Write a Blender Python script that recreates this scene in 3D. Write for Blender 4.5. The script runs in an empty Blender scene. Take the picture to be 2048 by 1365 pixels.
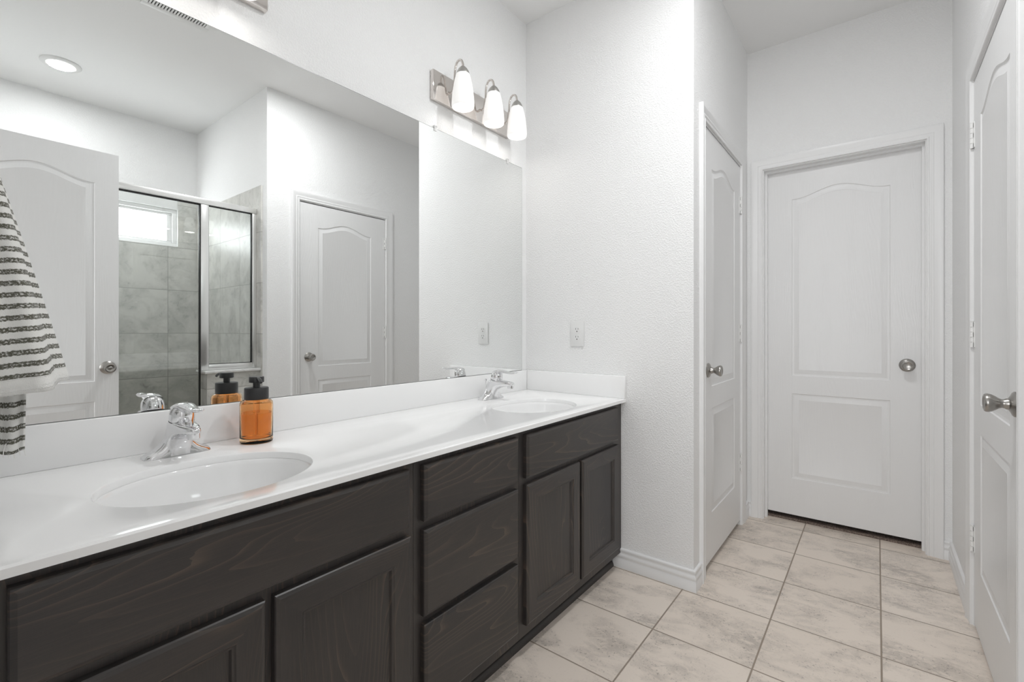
import bpy, bmesh, math, random
from mathutils import Vector, Matrix
random.seed(7)
S = bpy.context.scene
COL = S.collection
PI = math.pi

# ------------------------------------------------------------------ camera, world, view, big lights
cam_d = bpy.data.cameras.new('camera')
cam = bpy.data.objects.new('camera', cam_d); COL.objects.link(cam)
cam.location = (0.0, -1.507, 1.115)
cam.rotation_euler = (PI / 2, 0, -math.radians(90 - 37.99))
cam_d.sensor_width = 36.0
cam_d.lens = 934.7 / 2048 * 36.0
cam_d.shift_y = -21.1 / 2048
cam_d.clip_start = 0.01
S.camera = cam

world = bpy.data.worlds.new('world'); S.world = world; world.use_nodes = True
world.node_tree.nodes['Background'].inputs[0].default_value = (0.9, 0.95, 1, 1)
world.node_tree.nodes['Background'].inputs[1].default_value = 0.02

S.view_settings.view_transform = 'Standard'
S.view_settings.look = 'None'
S.view_settings.gamma = 1.0
S.view_settings.use_curve_mapping = False
S.view_settings.exposure = 0.10
S.cycles.max_bounces = 14
S.cycles.diffuse_bounces = 8
S.cycles.glossy_bounces = 8
S.cycles.transmission_bounces = 12
S.cycles.transparent_max_bounces = 16
S.cycles.sample_clamp_indirect = 6.0
S.cycles.use_denoising = True
S.cycles.caustics_refractive = True
S.cycles.caustics_reflective = True

def area_light(name, loc, rot, sx, sy, power, col=(1, 1, 1)):
    l = bpy.data.lights.new(name, 'AREA'); l.shape = 'RECTANGLE'; l.size = sx; l.size_y = sy
    l.energy = power; l.color = col
    o = bpy.data.objects.new(name, l); o.location = loc; o.rotation_euler = rot; COL.objects.link(o); return o
BULB_W = 0.13
DOWN_W = (6.7, 12.2)
# added fill light, unseen in the bedroom behind the camera, shining through the doorway
area_light('bedroom_fill_light', (-2.55, -1.3, 1.5), (0, -PI / 2, 0), 1.5, 2.2, 62, (0.97, 0.985, 1.0))

# ------------------------------------------------------------------ helpers
def V3(*a): return Vector(a)

def link(o, parent=None):
    COL.objects.link(o)
    if parent is not None: o.parent = parent
    return o

def mesh_obj(name, bm, mats, parent=None, smooth=None, loc=None):
    """one mesh object out of a bmesh; smooth = auto-smooth angle in degrees"""
    bmesh.ops.recalc_face_normals(bm, faces=bm.faces[:])
    me = bpy.data.meshes.new(name); 
    if smooth is not None:
        for f in bm.faces: f.smooth = True
        for e in bm.edges:
            if len(e.link_faces) == 2 and e.calc_face_angle(0) > math.radians(smooth): e.smooth = False
    bm.to_mesh(me); bm.free()
    for m in (mats if isinstance(mats, (list, tuple)) else [mats]): me.materials.append(m)
    o = bpy.data.objects.new(name, me)
    if loc is not None: o.location = loc
    return link(o, parent)

def tag(o, label=None, cat=None, group=None, kind=None):
    if label: o['label'] = label
    if cat: o['category'] = cat
    if group: o['group'] = group
    if kind: o['kind'] = kind
    return o

def empty(name, loc=(0, 0, 0), rotz=0.0):
    o = bpy.data.objects.new(name, None); o.location = loc; o.rotation_euler = (0, 0, rotz)
    o.empty_display_size = 0.05
    return link(o)

def copy_tree(o, parent=None):
    c = o.copy(); COL.objects.link(c); c.parent = parent
    for ch in list(o.children): copy_tree(ch, c)
    return c

def bx(bm, x0, x1, y0, y1, z0, z1, bev=0.0, seg=2, mi=0):
    b = bmesh.new()
    vs = [b.verts.new((x, y, z)) for z in (z0, z1) for y in (y0, y1) for x in (x0, x1)]
    for f in ((0, 2, 3, 1), (4, 5, 7, 6), (0, 1, 5, 4), (2, 6, 7, 3), (0, 4, 6, 2), (1, 3, 7, 5)):
        b.faces.new([vs[i] for i in f])
    if bev > 0:
        bmesh.ops.bevel(b, geom=b.edges[:], offset=bev, segments=seg, affect='EDGES', profile=0.5)
    for f in b.faces: f.material_index = mi
    merge(bm, b)

def merge(bm, b, M=None):
    if M is not None: b.transform(M)
    me = bpy.data.meshes.new('tmp'); b.to_mesh(me); b.free(); bm.from_mesh(me); bpy.data.meshes.remove(me)

def loft(bm, rings, close_u=True, cap0=True, cap1=True, mi=0):
    """rings: list of lists of points (same count)"""
    vr = [[bm.verts.new(p) for p in r] for r in rings]
    n = len(vr[0])
    for a, b in zip(vr[:-1], vr[1:]):
        for i in range(n if close_u else n - 1):
            j = (i + 1) % n
            try:
                f = bm.faces.new((a[i], a[j], b[j], b[i])); f.material_index = mi
            except ValueError: pass
    if close_u:
        if cap0: bm.faces.new(vr[0]).material_index = mi
        if cap1: bm.faces.new(list(reversed(vr[-1]))).material_index = mi
    return vr

def frame(ax):
    """orthonormal matrix whose z axis is ax"""
    z = Vector(ax).normalized()
    t = Vector((0, 0, 1)) if abs(z.z) < 0.9 else Vector((0, 1, 0))
    x = t.cross(z).normalized(); y = z.cross(x)
    return Matrix((x, y, z)).transposed()

def lathe(bm, prof, center=(0, 0, 0), axis=(0, 0, 1), n=32, sx=1.0, sy=1.0, mi=0):
    """prof: (radius, height along axis); radius 0 ends are closed"""
    R = frame(axis); c = Vector(center); rings = []
    for r, h in prof:
        r = max(r, 1e-5)
        rings.append([c + R @ Vector((sx * r * math.cos(2 * PI * i / n), sy * r * math.sin(2 * PI * i / n), h)) for i in range(n)])
    loft(bm, rings, True, True, True, mi)

def tube(bm, path, rad, n=12, caps=True, mi=0):
    path = [Vector(p) for p in path]; rings = []
    up = None
    for i, p in enumerate(path):
        d = (path[min(i + 1, len(path) - 1)] - path[max(i - 1, 0)]).normalized()
        if up is None:
            up = Vector((0, 0, 1)) if abs(d.z) < 0.9 else Vector((1, 0, 0))
        x = (up - d * up.dot(d)).normalized(); up = x; y = d.cross(x)
        r = rad[i] if isinstance(rad, (list, tuple)) else rad
        rings.append([p + (x * math.cos(2 * PI * k / n) + y * math.sin(2 * PI * k / n)) * r for k in range(n)])
    loft(bm, rings, True, caps, caps, mi)

def smooth_path(pts, n=8):
    """Catmull-Rom through points"""
    P = [Vector(p) for p in pts]; P = [2 * P[0] - P[1]] + P + [2 * P[-1] - P[-2]]; out = []
    for i in range(1, len(P) - 2):
        for k in range(n):
            t = k / n; a, b, c, d = P[i - 1], P[i], P[i + 1], P[i + 2]
            out.append(0.5 * ((2 * b) + (c - a) * t + (2 * a - 5 * b + 4 * c - d) * t * t + (3 * b - a - 3 * c + d) * t ** 3))
    out.append(P[-2]); return out

def fill_with_holes(bm, loops, mi=0):
    """planar face between closed vert loops"""
    edges = []
    for L in loops:
        for i in range(len(L)):
            e = bm.edges.get((L[i], L[(i + 1) % len(L)])) or bm.edges.new((L[i], L[(i + 1) % len(L)]))
            edges.append(e)
    before = set(bm.faces)
    bmesh.ops.triangle_fill(bm, use_beauty=True, use_dissolve=False, edges=edges)
    for f in bm.faces:
        if f not in before: f.material_index = mi

# ------------------------------------------------------------------ materials
class NT:
    def __init__(s, name):
        s.m = bpy.data.materials.new(name); s.m.use_nodes = True; s.t = s.m.node_tree
        s.b = s.t.nodes['Principled BSDF']; s.out = s.t.nodes['Material Output']
    def n(s, typ, **kw):
        x = s.t.nodes.new(typ)
        for k, v in kw.items(): setattr(x, k, v)
        return x
    def l(s, a, b): s.t.links.new(a, b)
    def val(s, v, sock):
        if isinstance(v, (int, float)): sock.default_value = v
        else: s.l(v, sock)
    def math(s, op, a, b=0.0, c=None):
        x = s.n('ShaderNodeMath', operation=op); s.val(a, x.inputs[0]); s.val(b, x.inputs[1])
        if c is not None: s.val(c, x.inputs[2])
        return x.outputs[0]
    def coords(s):
        return s.n('ShaderNodeTexCoord').outputs['Object']
    def sep(s, v):
        x = s.n('ShaderNodeSeparateXYZ'); s.l(v, x.inputs[0]); return x.outputs
    def comb(s, x, y, z):
        c = s.n('ShaderNodeCombineXYZ')
        for i, v in enumerate((x, y, z)): s.val(v, c.inputs[i])
        return c.outputs[0]
    def noise(s, vec, scale, detail=2, rough=0.5, dist=0.0):
        x = s.n('ShaderNodeTexNoise'); s.l(vec, x.inputs['Vector'])
        x.inputs['Scale'].default_value = scale; x.inputs['Detail'].default_value = detail
        x.inputs['Roughness'].default_value = rough; x.inputs['Distortion'].default_value = dist
        return x.outputs['Fac']
    def ramp(s, f, stops):
        x = s.n('ShaderNodeValToRGB'); s.l(f, x.inputs[0]); e = x.color_ramp.elements
        while len(e) < len(stops): e.new(0.5)
        for i, (p, c) in enumerate(stops):
            e[i].position = p; e[i].color = (*c, 1) if len(c) == 3 else c
        return x.outputs[0]
    def mix(s, f, a, b, blend='MIX'):
        x = s.n('ShaderNodeMix', data_type='RGBA', blend_type=blend)
        s.val(f, x.inputs[0])
        for v, k in ((a, 6), (b, 7)):
            if isinstance(v, tuple): x.inputs[k].default_value = (*v, 1)
            else: s.l(v, x.inputs[k])
        return x.outputs[2]
    def bump(s, h, strength=0.3, dist=0.002):
        x = s.n('ShaderNodeBump'); x.inputs['Strength'].default_value = strength; x.inputs['Distance'].default_value = dist
        s.l(h, x.inputs['Height']); s.l(x.outputs[0], s.b.inputs['Normal']); return x
    def set(s, color=None, rough=None, metal=None, spec=None, **kw):
        if color is not None:
            if isinstance(color, tuple): s.b.inputs['Base Color'].default_value = (*color, 1)
            else: s.l(color, s.b.inputs['Base Color'])
        if rough is not None: s.val(rough, s.b.inputs['Roughness'])
        if metal is not None: s.b.inputs['Metallic'].default_value = metal
        if spec is not None: s.b.inputs['Specular IOR Level'].default_value = spec
        for k, v in kw.items(): s.b.inputs[k].default_value = v
        return s.m

def srgb(r, g, b):
    f = lambda c: (c / 255 / 12.92) if c / 255 <= 0.04045 else ((c / 255 + 0.055) / 1.055) ** 2.4
    return (f(r), f(g), f(b))

def plaster(name, col, strength, scale=150):
    t = NT(name); c = t.coords()
    h = t.noise(c, scale, 2.5, 0.55)
    h2 = t.ramp(h, [(0.42, (0, 0, 0)), (0.66, (1, 1, 1))])
    t.bump(h2, strength, 0.0035)
    return t.set(col, 0.62, spec=0.3)
WALL = plaster('wall_paint_orange_peel', (0.868, 0.869, 0.868), 0.36)
CEIL = plaster('ceiling_paint', (0.868, 0.868, 0.864), 0.08)

def door_mat():
    t = NT('door_white_embossed_grain'); c = t.coords(); x, y, z = t.sep(c)
    # embossed wood grain: nested arches along z plus fine fibres
    wob = t.math('MULTIPLY', t.noise(t.comb(t.math('MULTIPLY', x, 5), t.math('MULTIPLY', y, 5), t.math('MULTIPLY', z, 0.9)), 1.6, 2), 0.16)
    r = t.math('SQRT', t.math('ADD', t.math('POWER', x, 2), t.math('ADD', t.math('POWER', t.math('MULTIPLY', t.math('SUBTRACT', z, 1.1), 0.10), 2), 0.0004)))
    ph = t.math('MULTIPLY', t.math('ADD', r, wob), 520)
    a = t.math('SINE', ph)
    fib = t.noise(t.comb(t.math('MULTIPLY', x, 1), t.math('MULTIPLY', y, 1), t.math('MULTIPLY', z, 0.03)), 420, 2)
    t.bump(t.math('ADD', t.math('MULTIPLY', a, 0.30), fib), 0.22, 0.0014)
    return t.set((0.80, 0.80, 0.80), 0.33, spec=0.45)
DOOR = door_mat()
t = NT('trim_white_semigloss'); TRIM = t.set((0.82, 0.82, 0.82), 0.32, spec=0.45)
t = NT('hinge_painted_white'); HINGE = t.set((0.84, 0.84, 0.83), 0.3)
t = NT('dark_gap'); GAP = t.set((0.02, 0.02, 0.02), 0.8)

def wood(name, along):
    t = NT(name); c = t.coords(); x, y, z = t.sep(c)
    rnd = t.n('ShaderNodeObjectInfo').outputs['Random']
    A, B = (x, z) if along == 'x' else (z, x)
    A = t.math('ADD', A, t.math('MULTIPLY', rnd, 7.3))
    vec = t.comb(t.math('MULTIPLY', A, 1.0), t.math('MULTIPLY', B, 5.0), t.math('MULTIPLY', rnd, 31))
    n1 = t.noise(vec, 1.7, 1, 0.5)
    n2 = t.noise(vec, 9.0, 2, 0.5)
    # nested cathedral arches
    Bc = t.math('ADD', B, t.math('MULTIPLY', t.math('SUBTRACT', n1, 0.5), 0.16))
    rr = t.math('SQRT', t.math('ADD', t.math('POWER', Bc, 2), 0.0009))
    ph = t.math('ADD', t.math('MULTIPLY', rr, 62), t.math('MULTIPLY', A, -6.0))
    ph = t.math('ADD', ph, t.math('ADD', t.math('MULTIPLY', n1, 5.5), t.math('MULTIPLY', n2, 0.5)))
    fr = t.math('FRACT', ph)
    line = t.math('POWER', fr, 7.0)
    fib = t.noise(t.comb(t.math('MULTIPLY', A, 0.035), B, 0.0), 520, 3, 0.6)
    blot = t.noise(vec, 1.2, 3)
    mask = t.ramp(t.noise(vec, 1.7, 1), [(0.40, (0, 0, 0)), (0.62, (1, 1, 1))])
    base = t.mix(t.ramp(blot, [(0.35, (0, 0, 0)), (0.7, (1, 1, 1))]), srgb(47, 45, 45), srgb(61, 57, 55))
    col = t.mix(t.math('MULTIPLY', t.math('MULTIPLY', line, mask), 0.55), base, srgb(112, 96, 82))
    col = t.mix(t.math('MULTIPLY', t.math('SUBTRACT', fib, 0.42), 0.7), col, srgb(88, 78, 70))
    t.bump(fib, 0.06, 0.0006)
    return t.set(col, 0.36, spec=0.5)
WOODH = wood('dark_stained_wood_horizontal', 'x')
WOODV = wood('dark_stained_wood_vertical', 'z')

t = NT('counter_white_cultured_marble')
COUNTER = t.set((0.91, 0.91, 0.91), 0.13, spec=0.5, **{'Coat Weight': 0.3, 'Coat Roughness': 0.08})
t = NT('sink_white_porcelain'); SINK = t.set((0.87, 0.87, 0.87), 0.08, spec=0.5)
t = NT('chrome'); CHROME = t.set((0.80, 0.80, 0.81), 0.06, metal=1.0)
t = NT('polished_nickel'); NICKELP = t.set((0.74, 0.70, 0.67), 0.07, metal=1.0)
t = NT('brushed_nickel'); NICKEL = t.set((0.40, 0.385, 0.365), 0.30, metal=1.0)
t = NT('satin_cap'); CAPM = t.set((0.50, 0.49, 0.47), 0.35, metal=1.0)
t = NT('shower_aluminium_satin'); ALU = t.set((0.86, 0.86, 0.85), 0.28, metal=0.85)
t = NT('rubber_gasket_black'); GASKET = t.set((0.012, 0.012, 0.012), 0.5)
t = NT('mirror_silver'); MIRROR = t.set((0.90, 0.91, 0.905), 0.0, metal=1.0)
t = NT('clear_plastic'); CLIP = t.set((0.85, 0.85, 0.85), 0.15, Alpha=0.55)
t = NT('black_plastic_matte'); BLACK = t.set((0.018, 0.018, 0.019), 0.38)
t = NT('outlet_white_plastic'); OUTLET = t.set((0.80, 0.80, 0.795), 0.3)
t = NT('slot_dark'); SLOT = t.set((0.01, 0.01, 0.01), 0.6)
t = NT('vent_white_enamel'); VENT = t.set((0.78, 0.78, 0.77), 0.4)

def emit(name, col, s, base=(0.9, 0.9, 0.9)):
    t = NT(name); t.set(base, 0.35); t.b.inputs['Emission Color'].default_value = (*col, 1); t.b.inputs['Emission Strength'].default_value = s
    return t.m
SHADE = emit('lamp_shade_opal_glass', (1.0, 0.97, 0.93), 0.33)
LENS = emit('downlight_lens', (1.0, 0.98, 0.95), 4.0)
PANE = emit('window_frosted_daylight', (0.95, 0.98, 1.0), 10.0)

def clear_glass(name, tint, ior=1.5):
    t = NT(name); t.t.nodes.remove(t.b)
    fr = t.n('ShaderNodeFresnel'); fr.inputs['IOR'].default_value = ior
    tr = t.n('ShaderNodeBsdfTransparent'); tr.inputs[0].default_value = (*tint, 1)
    gl = t.n('ShaderNodeBsdfGlossy'); gl.inputs['Roughness'].default_value = 0.0; gl.inputs[0].default_value = (1, 1, 1, 1)
    mx = t.n('ShaderNodeMixShader'); t.l(fr.outputs[0], mx.inputs[0]); t.l(tr.outputs[0], mx.inputs[1]); t.l(gl.outputs[0], mx.inputs[2])
    t.l(mx.outputs[0], t.out.inputs[0]); return t.m
GLASS = clear_glass('shower_clear_glass', (0.97, 0.985, 0.98), 1.7)
t = NT('amber_glass'); AMBER = t.set((0.99, 0.66, 0.38), 0.0, **{'Transmission Weight': 1.0, 'IOR': 1.30})
t = NT('amber_soap_liquid'); SOAP = t.set((0.99, 0.64, 0.34), 0.0, **{'Transmission Weight': 1.0, 'IOR': 1.12})

TX, TT, GX0, GY0 = 0.336, 0.336, 2.034, -1.183
def floor_tile():
    t = NT('floor_porcelain_travertine_tile'); c = t.coords(); x, y, z = t.sep(c)
    gx = t.math('DIVIDE', t.math('SUBTRACT', x, GX0), TX); gy = t.math('DIVIDE', t.math('SUBTRACT', y, GY0), TT)
    fx = t.math('FRACT', t.math('ADD', gx, 50)); fy = t.math('FRACT', t.math('ADD', gy, 50))
    ex = t.math('MULTIPLY', t.math('MINIMUM', fx, t.math('SUBTRACT', 1, fx)), TX)
    ey = t.math('MULTIPLY', t.math('MINIMUM', fy, t.math('SUBTRACT', 1, fy)), TT)
    e = t.math('MINIMUM', ex, ey)
    tile = t.ramp(t.math('MULTIPLY', e, 100), [(0.20, (0, 0, 0)), (0.32, (1, 1, 1))])
    cell = t.comb(t.math('FLOOR', gx), t.math('FLOOR', gy), 0)
    wn = t.n('ShaderNodeTexWhiteNoise'); t.l(cell, wn.inputs['Vector'])
    sh = t.n('ShaderNodeVectorMath', operation='SCALE'); t.l(wn.outputs['Color'], sh.inputs[0]); sh.inputs['Scale'].default_value = 9
    ad = t.n('ShaderNodeVectorMath', operation='ADD')
    t.l(t.comb(t.math('ADD', t.math('MULTIPLY', x, 1.0), t.math('MULTIPLY', y, 0.12)), t.math('MULTIPLY', y, 0.55), 0), ad.inputs[0]); t.l(sh.outputs[0], ad.inputs[1])
    v = ad.outputs[0]
    big = t.noise(v, 6.5, 6, 0.62, 0.5)
    fine = t.noise(v, 34, 5, 0.7, 0.8)
    ad2 = t.n('ShaderNodeVectorMath', operation='ADD'); t.l(c, ad2.inputs[0]); t.l(sh.outputs[0], ad2.inputs[1])
    spk = t.noise(ad2.outputs[0], 130, 2, 0.6, 0.4)
    base = t.mix(wn.outputs['Value'], srgb(231, 219, 207), srgb(238, 227, 216))
    gray = t.math('MULTIPLY', t.ramp(big, [(0.43, (0, 0, 0)), (0.64, (1, 1, 1))]), t.ramp(fine, [(0.36, (0.15, 0.15, 0.15)), (0.62, (1, 1, 1))]))
    col = t.mix(t.math('MULTIPLY', gray, 0.85), base, srgb(176, 167, 158))
    dots = t.math('MULTIPLY', t.ramp(spk, [(0.62, (0, 0, 0)), (0.68, (1, 1, 1))]), t.ramp(big, [(0.42, (0.1, 0.1, 0.1)), (0.56, (1, 1, 1))]))
    col = t.mix(t.math('MULTIPLY', dots, 0.65), col, srgb(126, 116, 108))
    vein = t.ramp(t.math('ABSOLUTE', t.math('SUBTRACT', fine, 0.5)), [(0.0, (1, 1, 1)), (0.03, (0, 0, 0))])
    col = t.mix(t.math('MULTIPLY', t.math('MULTIPLY', vein, gray), 0.35), col, srgb(136, 127, 119))
    col = t.mix(tile, srgb(156, 143, 130), col)
    t.bump(tile, 0.5, 0.0015)
    rg = t.n('ShaderNodeMapRange'); t.l(tile, rg.inputs[0]); rg.inputs[3].default_value = 0.8; rg.inputs[4].default_value = 0.32
    return t.set(col, rg.outputs[0], spec=0.4)
FLOOR = floor_tile()

def shower_tile():
    t = NT('shower_grey_stone_tile'); c = t.coords(); x, y, z = t.sep(c)
    g = 0.3533
    a = t.math('DIVIDE', t.math('ADD', t.math('ADD', x, y), 1.078), g)   # x joints on the back wall, y joints on the side wall
    b = t.math('DIVIDE', t.math('SUBTRACT', z, 1.092), g)
    fx = t.math('FRACT', t.math('ADD', a, 50)); fz = t.math('FRACT', t.math('ADD', b, 50))
    e = t.math('MINIMUM', t.math('MINIMUM', fx, t.math('SUBTRACT', 1, fx)), t.math('MINIMUM', fz, t.math('SUBTRACT', 1, fz)))
    tile = t.ramp(t.math('MULTIPLY', e, 40), [(0.16, (0, 0, 0)), (0.34, (1, 1, 1))])
    wn = t.n('ShaderNodeTexWhiteNoise'); t.l(t.comb(t.math('FLOOR', a), t.math('FLOOR', b), 0), wn.inputs['Vector'])
    sh = t.n('ShaderNodeVectorMath', operation='SCALE'); t.l(wn.outputs['Color'], sh.inputs[0]); sh.inputs['Scale'].default_value = 7
    ad = t.n('ShaderNodeVectorMath', operation='ADD'); t.l(c, ad.inputs[0]); t.l(sh.outputs[0], ad.inputs[1])
    n1 = t.noise(ad.outputs[0], 5.5, 6, 0.62, 0.6); n2 = t.noise(ad.outputs[0], 26, 5, 0.68, 0.8)
    base = t.ramp(n1, [(0.33, srgb(182, 182, 177)), (0.60, srgb(214, 213, 208))])
    spots = t.math('MULTIPLY', t.ramp(n2, [(0.52, (0, 0, 0)), (0.66, (1, 1, 1))]), t.ramp(n1, [(0.40, (1, 1, 1)), (0.58, (0.1, 0.1, 0.1))]))
    col = t.mix(t.math('MULTIPLY', spots, 0.55), base, srgb(146, 145, 140))
    col = t.mix(tile, srgb(160, 159, 154), col)
    t.bump(tile, 0.4, 0.001)
    return t.set(col, 0.34, spec=0.4)
STILE = shower_tile()
t = NT('shower_sill_white_marble'); c = t.coords()
SILL = t.set(t.mix(t.ramp(t.noise(c, 9, 6, 0.6, 1.2), [(0.48, (0, 0, 0)), (0.55, (1, 1, 1))]), (0.72, 0.72, 0.71), (0.64, 0.64, 0.63)), 0.15)

t = NT('carpet_dark_brown'); c = t.coords(); h = t.noise(c, 260, 3, 0.7)
t.bump(h, 1.0, 0.006); CARPET = t.set(t.ramp(h, [(0.35, srgb(70, 60, 55)), (0.65, srgb(168, 152, 142))]), 0.95, spec=0.05)

def towel_mat():
    t = NT('towel_white_cotton_olive_stripes'); c = t.coords(); x, y, z = t.sep(c)
    uv = t.n('ShaderNodeUVMap').outputs[0]; u, v, _ = t.sep(uv)
    wob = t.math('MULTIPLY', t.math('SUBTRACT', t.noise(t.comb(t.math('MULTIPLY', u, 260), v, 0), 1.0, 2), 0.5), 0.25)
    per = 0.0192
    p = t.math('ADD', t.math('DIVIDE', v, per), wob)
    f = t.math('FRACT', t.math('ADD', p, 100))
    d = t.math('ABSOLUTE', t.math('SUBTRACT', f, 0.5))
    stripe = t.ramp(d, [(0.19, (1, 1, 1)), (0.25, (0, 0, 0))])
    weave = t.noise(t.comb(t.math('MULTIPLY', u, 330), t.math('MULTIPLY', v, 420), 0), 1.0, 3, 0.65)
    stripe = t.math('MULTIPLY', stripe, t.ramp(weave, [(0.34, (0.15, 0.15, 0.15)), (0.47, (1, 1, 1))]))
    core = t.ramp(d, [(0.03, (1, 1, 1)), (0.09, (0, 0, 0))])
    ticks = t.ramp(t.noise(t.comb(t.math('MULTIPLY', u, 300), t.math('MULTIPLY', v, 60), 3), 1.0, 2), [(0.5, (0, 0, 0)), (0.6, (1, 1, 1))])
    stripe = t.math('MULTIPLY', stripe, t.math('SUBTRACT', 1, t.math('MULTIPLY', t.math('MULTIPLY', core, ticks), 0.75)))
    hem = t.math('GREATER_THAN', v, 0.026)
    col = t.mix(t.math('MULTIPLY', stripe, hem), (0.83, 0.825, 0.80), srgb(98, 97, 86))
    fine = t.noise(c, 700, 2, 0.6)
    t.bump(t.math('ADD', t.math('MULTIPLY', stripe, 0.8), fine), 0.6, 0.0025)
    return t.set(col, 0.95, spec=0.1, **{'Sheen Weight': 0.2})
TOWEL = towel_mat()

# ------------------------------------------------------------------ room dimensions (metres)
XL, XW, XF = 0.02, 2.054, 3.10          # left wall, wall at the vanity's right end, far wall
YS, YR, YB = -0.889, -1.795, -3.07      # hall left wall, hall right wall, shower back wall
XA = 1.488                              # end of the hall right wall, side wall of the shower
H = 2.783
DH = 2.052                              # door head

def wall(name, axis, face, th, a0, a1, openings=(), z1=H, mat=WALL, z0=0.0):
    """axis 'x': wall plane x=face, spans y; axis 'y': plane y=face, spans x. th signed away from the room"""
    bm = bmesh.new()
    A = sorted({a0, a1, *[v for o in openings for v in o[:2]]}); Z = sorted({z0, z1, *[v for o in openings for v in o[2:]]})
    f0, f1 = sorted((face, face + th))
    for i in range(len(A) - 1):
        run = None
        for k in range(len(Z) - 1):
            am, zm = (A[i] + A[i + 1]) / 2, (Z[k] + Z[k + 1]) / 2
            solid = not any(o[0] < am < o[1] and o[2] < zm < o[3] for o in openings)
            if solid:
                if axis == 'x': bx(bm, f0, f1, A[i], A[i + 1], Z[k], Z[k + 1])
                else: bx(bm, A[i], A[i + 1], f0, f1, Z[k], Z[k + 1])
    bmesh.ops.remove_doubles(bm, verts=bm.verts[:], dist=1e-5)
    # drop the doubled inner faces where two blocks meet
    seen = {}
    for f in bm.faces: seen.setdefault(tuple(sorted(v.index for v in f.verts)), []).append(f)
    bm.verts.index_update()
    seen = {}
    for f in bm.faces: seen.setdefault(tuple(sorted(v.index for v in f.verts)), []).append(f)
    kill = [f for fs in seen.values() if len(fs) > 1 for f in fs]
    if kill: bmesh.ops.delete(bm, geom=kill, context='FACES')
    o = mesh_obj(name, bm, mat); return tag(o, kind='structure')

# --- setting
bm = bmesh.new(); bx(bm, XL - 0.115, 3.168, YB - 0.1, 0.1, -0.06, 0.0)
tag(mesh_obj('floor', bm, FLOOR), 'cream travertine look tile floor with brown grout', 'floor', kind='structure')
bm = bmesh.new(); bx(bm, XL - 0.115, XF + 0.115, YB - 0.1, 0.1, H, H + 0.08)
tag(mesh_obj('ceiling', bm, CEIL), 'smooth white flat ceiling', 'ceiling', kind='structure')

T = 0.115
JW = 0.014
LDO = (2.202, 2.914)     # hall left door opening (x)
RDO = (1.719, 2.462)     # hall right door opening (x)
FDO = (-1.697, -0.979)   # far door opening (y)
EDO = (-1.725, -0.985)   # entry opening in the left wall (y)
wall('wall_mirror', 'y', 0.0, 0.1, XL - T, XW + T)
wall('wall_right', 'x', XW, T, YS, 0.0)
wall('wall_hall_left', 'y', YS, T, XW + T, XF, [(LDO[0] - JW, LDO[1] + JW, 0, DH + 0.004 + JW)])
wall('wall_far', 'x', XF, T, YR - T, YS + T, [(FDO[0] - JW, FDO[1] + JW, 0, 2.060 + JW)])
wall('wall_hall_right', 'y', YR, -T, XA, XF, [(RDO[0] - JW, RDO[1] + JW, 0, DH + 0.004 + JW)])
wall('wall_shower_side', 'x', XA, T, YB - 0.1, YR - T)
WX0, WX1, WZ0, WZ1 = 0.42, 1.345, 1.805, 2.115
wall('wall_shower_back', 'y', YB, -0.1, XL - T, XA, [(WX0, WX1, WZ0, WZ1)])
wall('wall_left', 'x', XL, -T, YB, 0.0, [(EDO[0] - JW, EDO[1] + JW, 0, DH + JW)])

# shower tile claddings
TILE_TOP = 2.122
def tiles(name, bm): return tag(mesh_obj(name, bm, STILE), kind='structure')
o = wall('wall_shower_back_tile', 'y', YB + 0.010, -0.010, XL + 0.010, XA - 0.010, [(WX0, WX1, WZ0, WZ1 + 0.1)], z1=TILE_TOP, mat=STILE)
o = wall('wall_shower_side_tile', 'x', XA - 0.010, 0.010, YB, -1.862, z1=TILE_TOP, mat=STILE)
o = wall('wall_shower_left_tile', 'x', XL, 0.010, YB, -1.862, z1=TILE_TOP, mat=STILE)

# knee wall under the fixed shower panel, with its sill
KX0 = 1.150
bm = bmesh.new(); bx(bm, KX0, XA - 0.010, -2.005, -1.875, 0.0, 0.838)
tag(mesh_obj('wall_shower_knee', bm, STILE), kind='structure')
bm = bmesh.new(); bx(bm, KX0 - 0.014, XA - 0.010, -2.018, -1.858, 0.838, 0.856, 0.005, 3)
tag(mesh_obj('trim_shower_sill', bm, SILL, smooth=40), kind='structure')
bm = bmesh.new(); bx(bm, XL + 0.01, KX0, -2.005, -1.875, 0.0, 0.10, 0.006)
tag(mesh_obj('trim_shower_curb', bm, SILL, smooth=40), kind='structure')

# window in the shower back wall
w = empty('window_1', (0, 0, 0)); tag(w, 'small high frosted window in the grey tiled shower wall', 'window', kind='structure')
bm = bmesh.new()
def ring_frame(bm, x0, x1, z0, z1, wd, y0, y1):
    bx(bm, x0, x1, y0, y1, z1 - wd, z1, 0.003); bx(bm, x0, x1, y0, y1, z0, z0 + wd, 0.003)
    bx(bm, x0, x0 + wd, y0, y1, z0 + wd, z1 - wd, 0.003); bx(bm, x1 - wd, x1, y0, y1, z0 + wd, z1 - wd, 0.003)
ring_frame(bm, WX0, WX1, WZ0, WZ1, 0.030, YB - 0.085, YB - 0.020)
ring_frame(bm, WX0 + 0.03, WX1 - 0.03, WZ0 + 0.016, WZ1 - 0.016, 0.034, YB - 0.080, YB - 0.040)
mesh_obj('window_frame', bm, TRIM, w, smooth=40)
bm = bmesh.new(); bx(bm, WX0 + 0.05, WX1 - 0.05, YB - 0.068, YB - 0.062, WZ0 + 0.03, WZ1 - 0.03)
mesh_obj('window_pane', bm, PANE, w)

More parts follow.
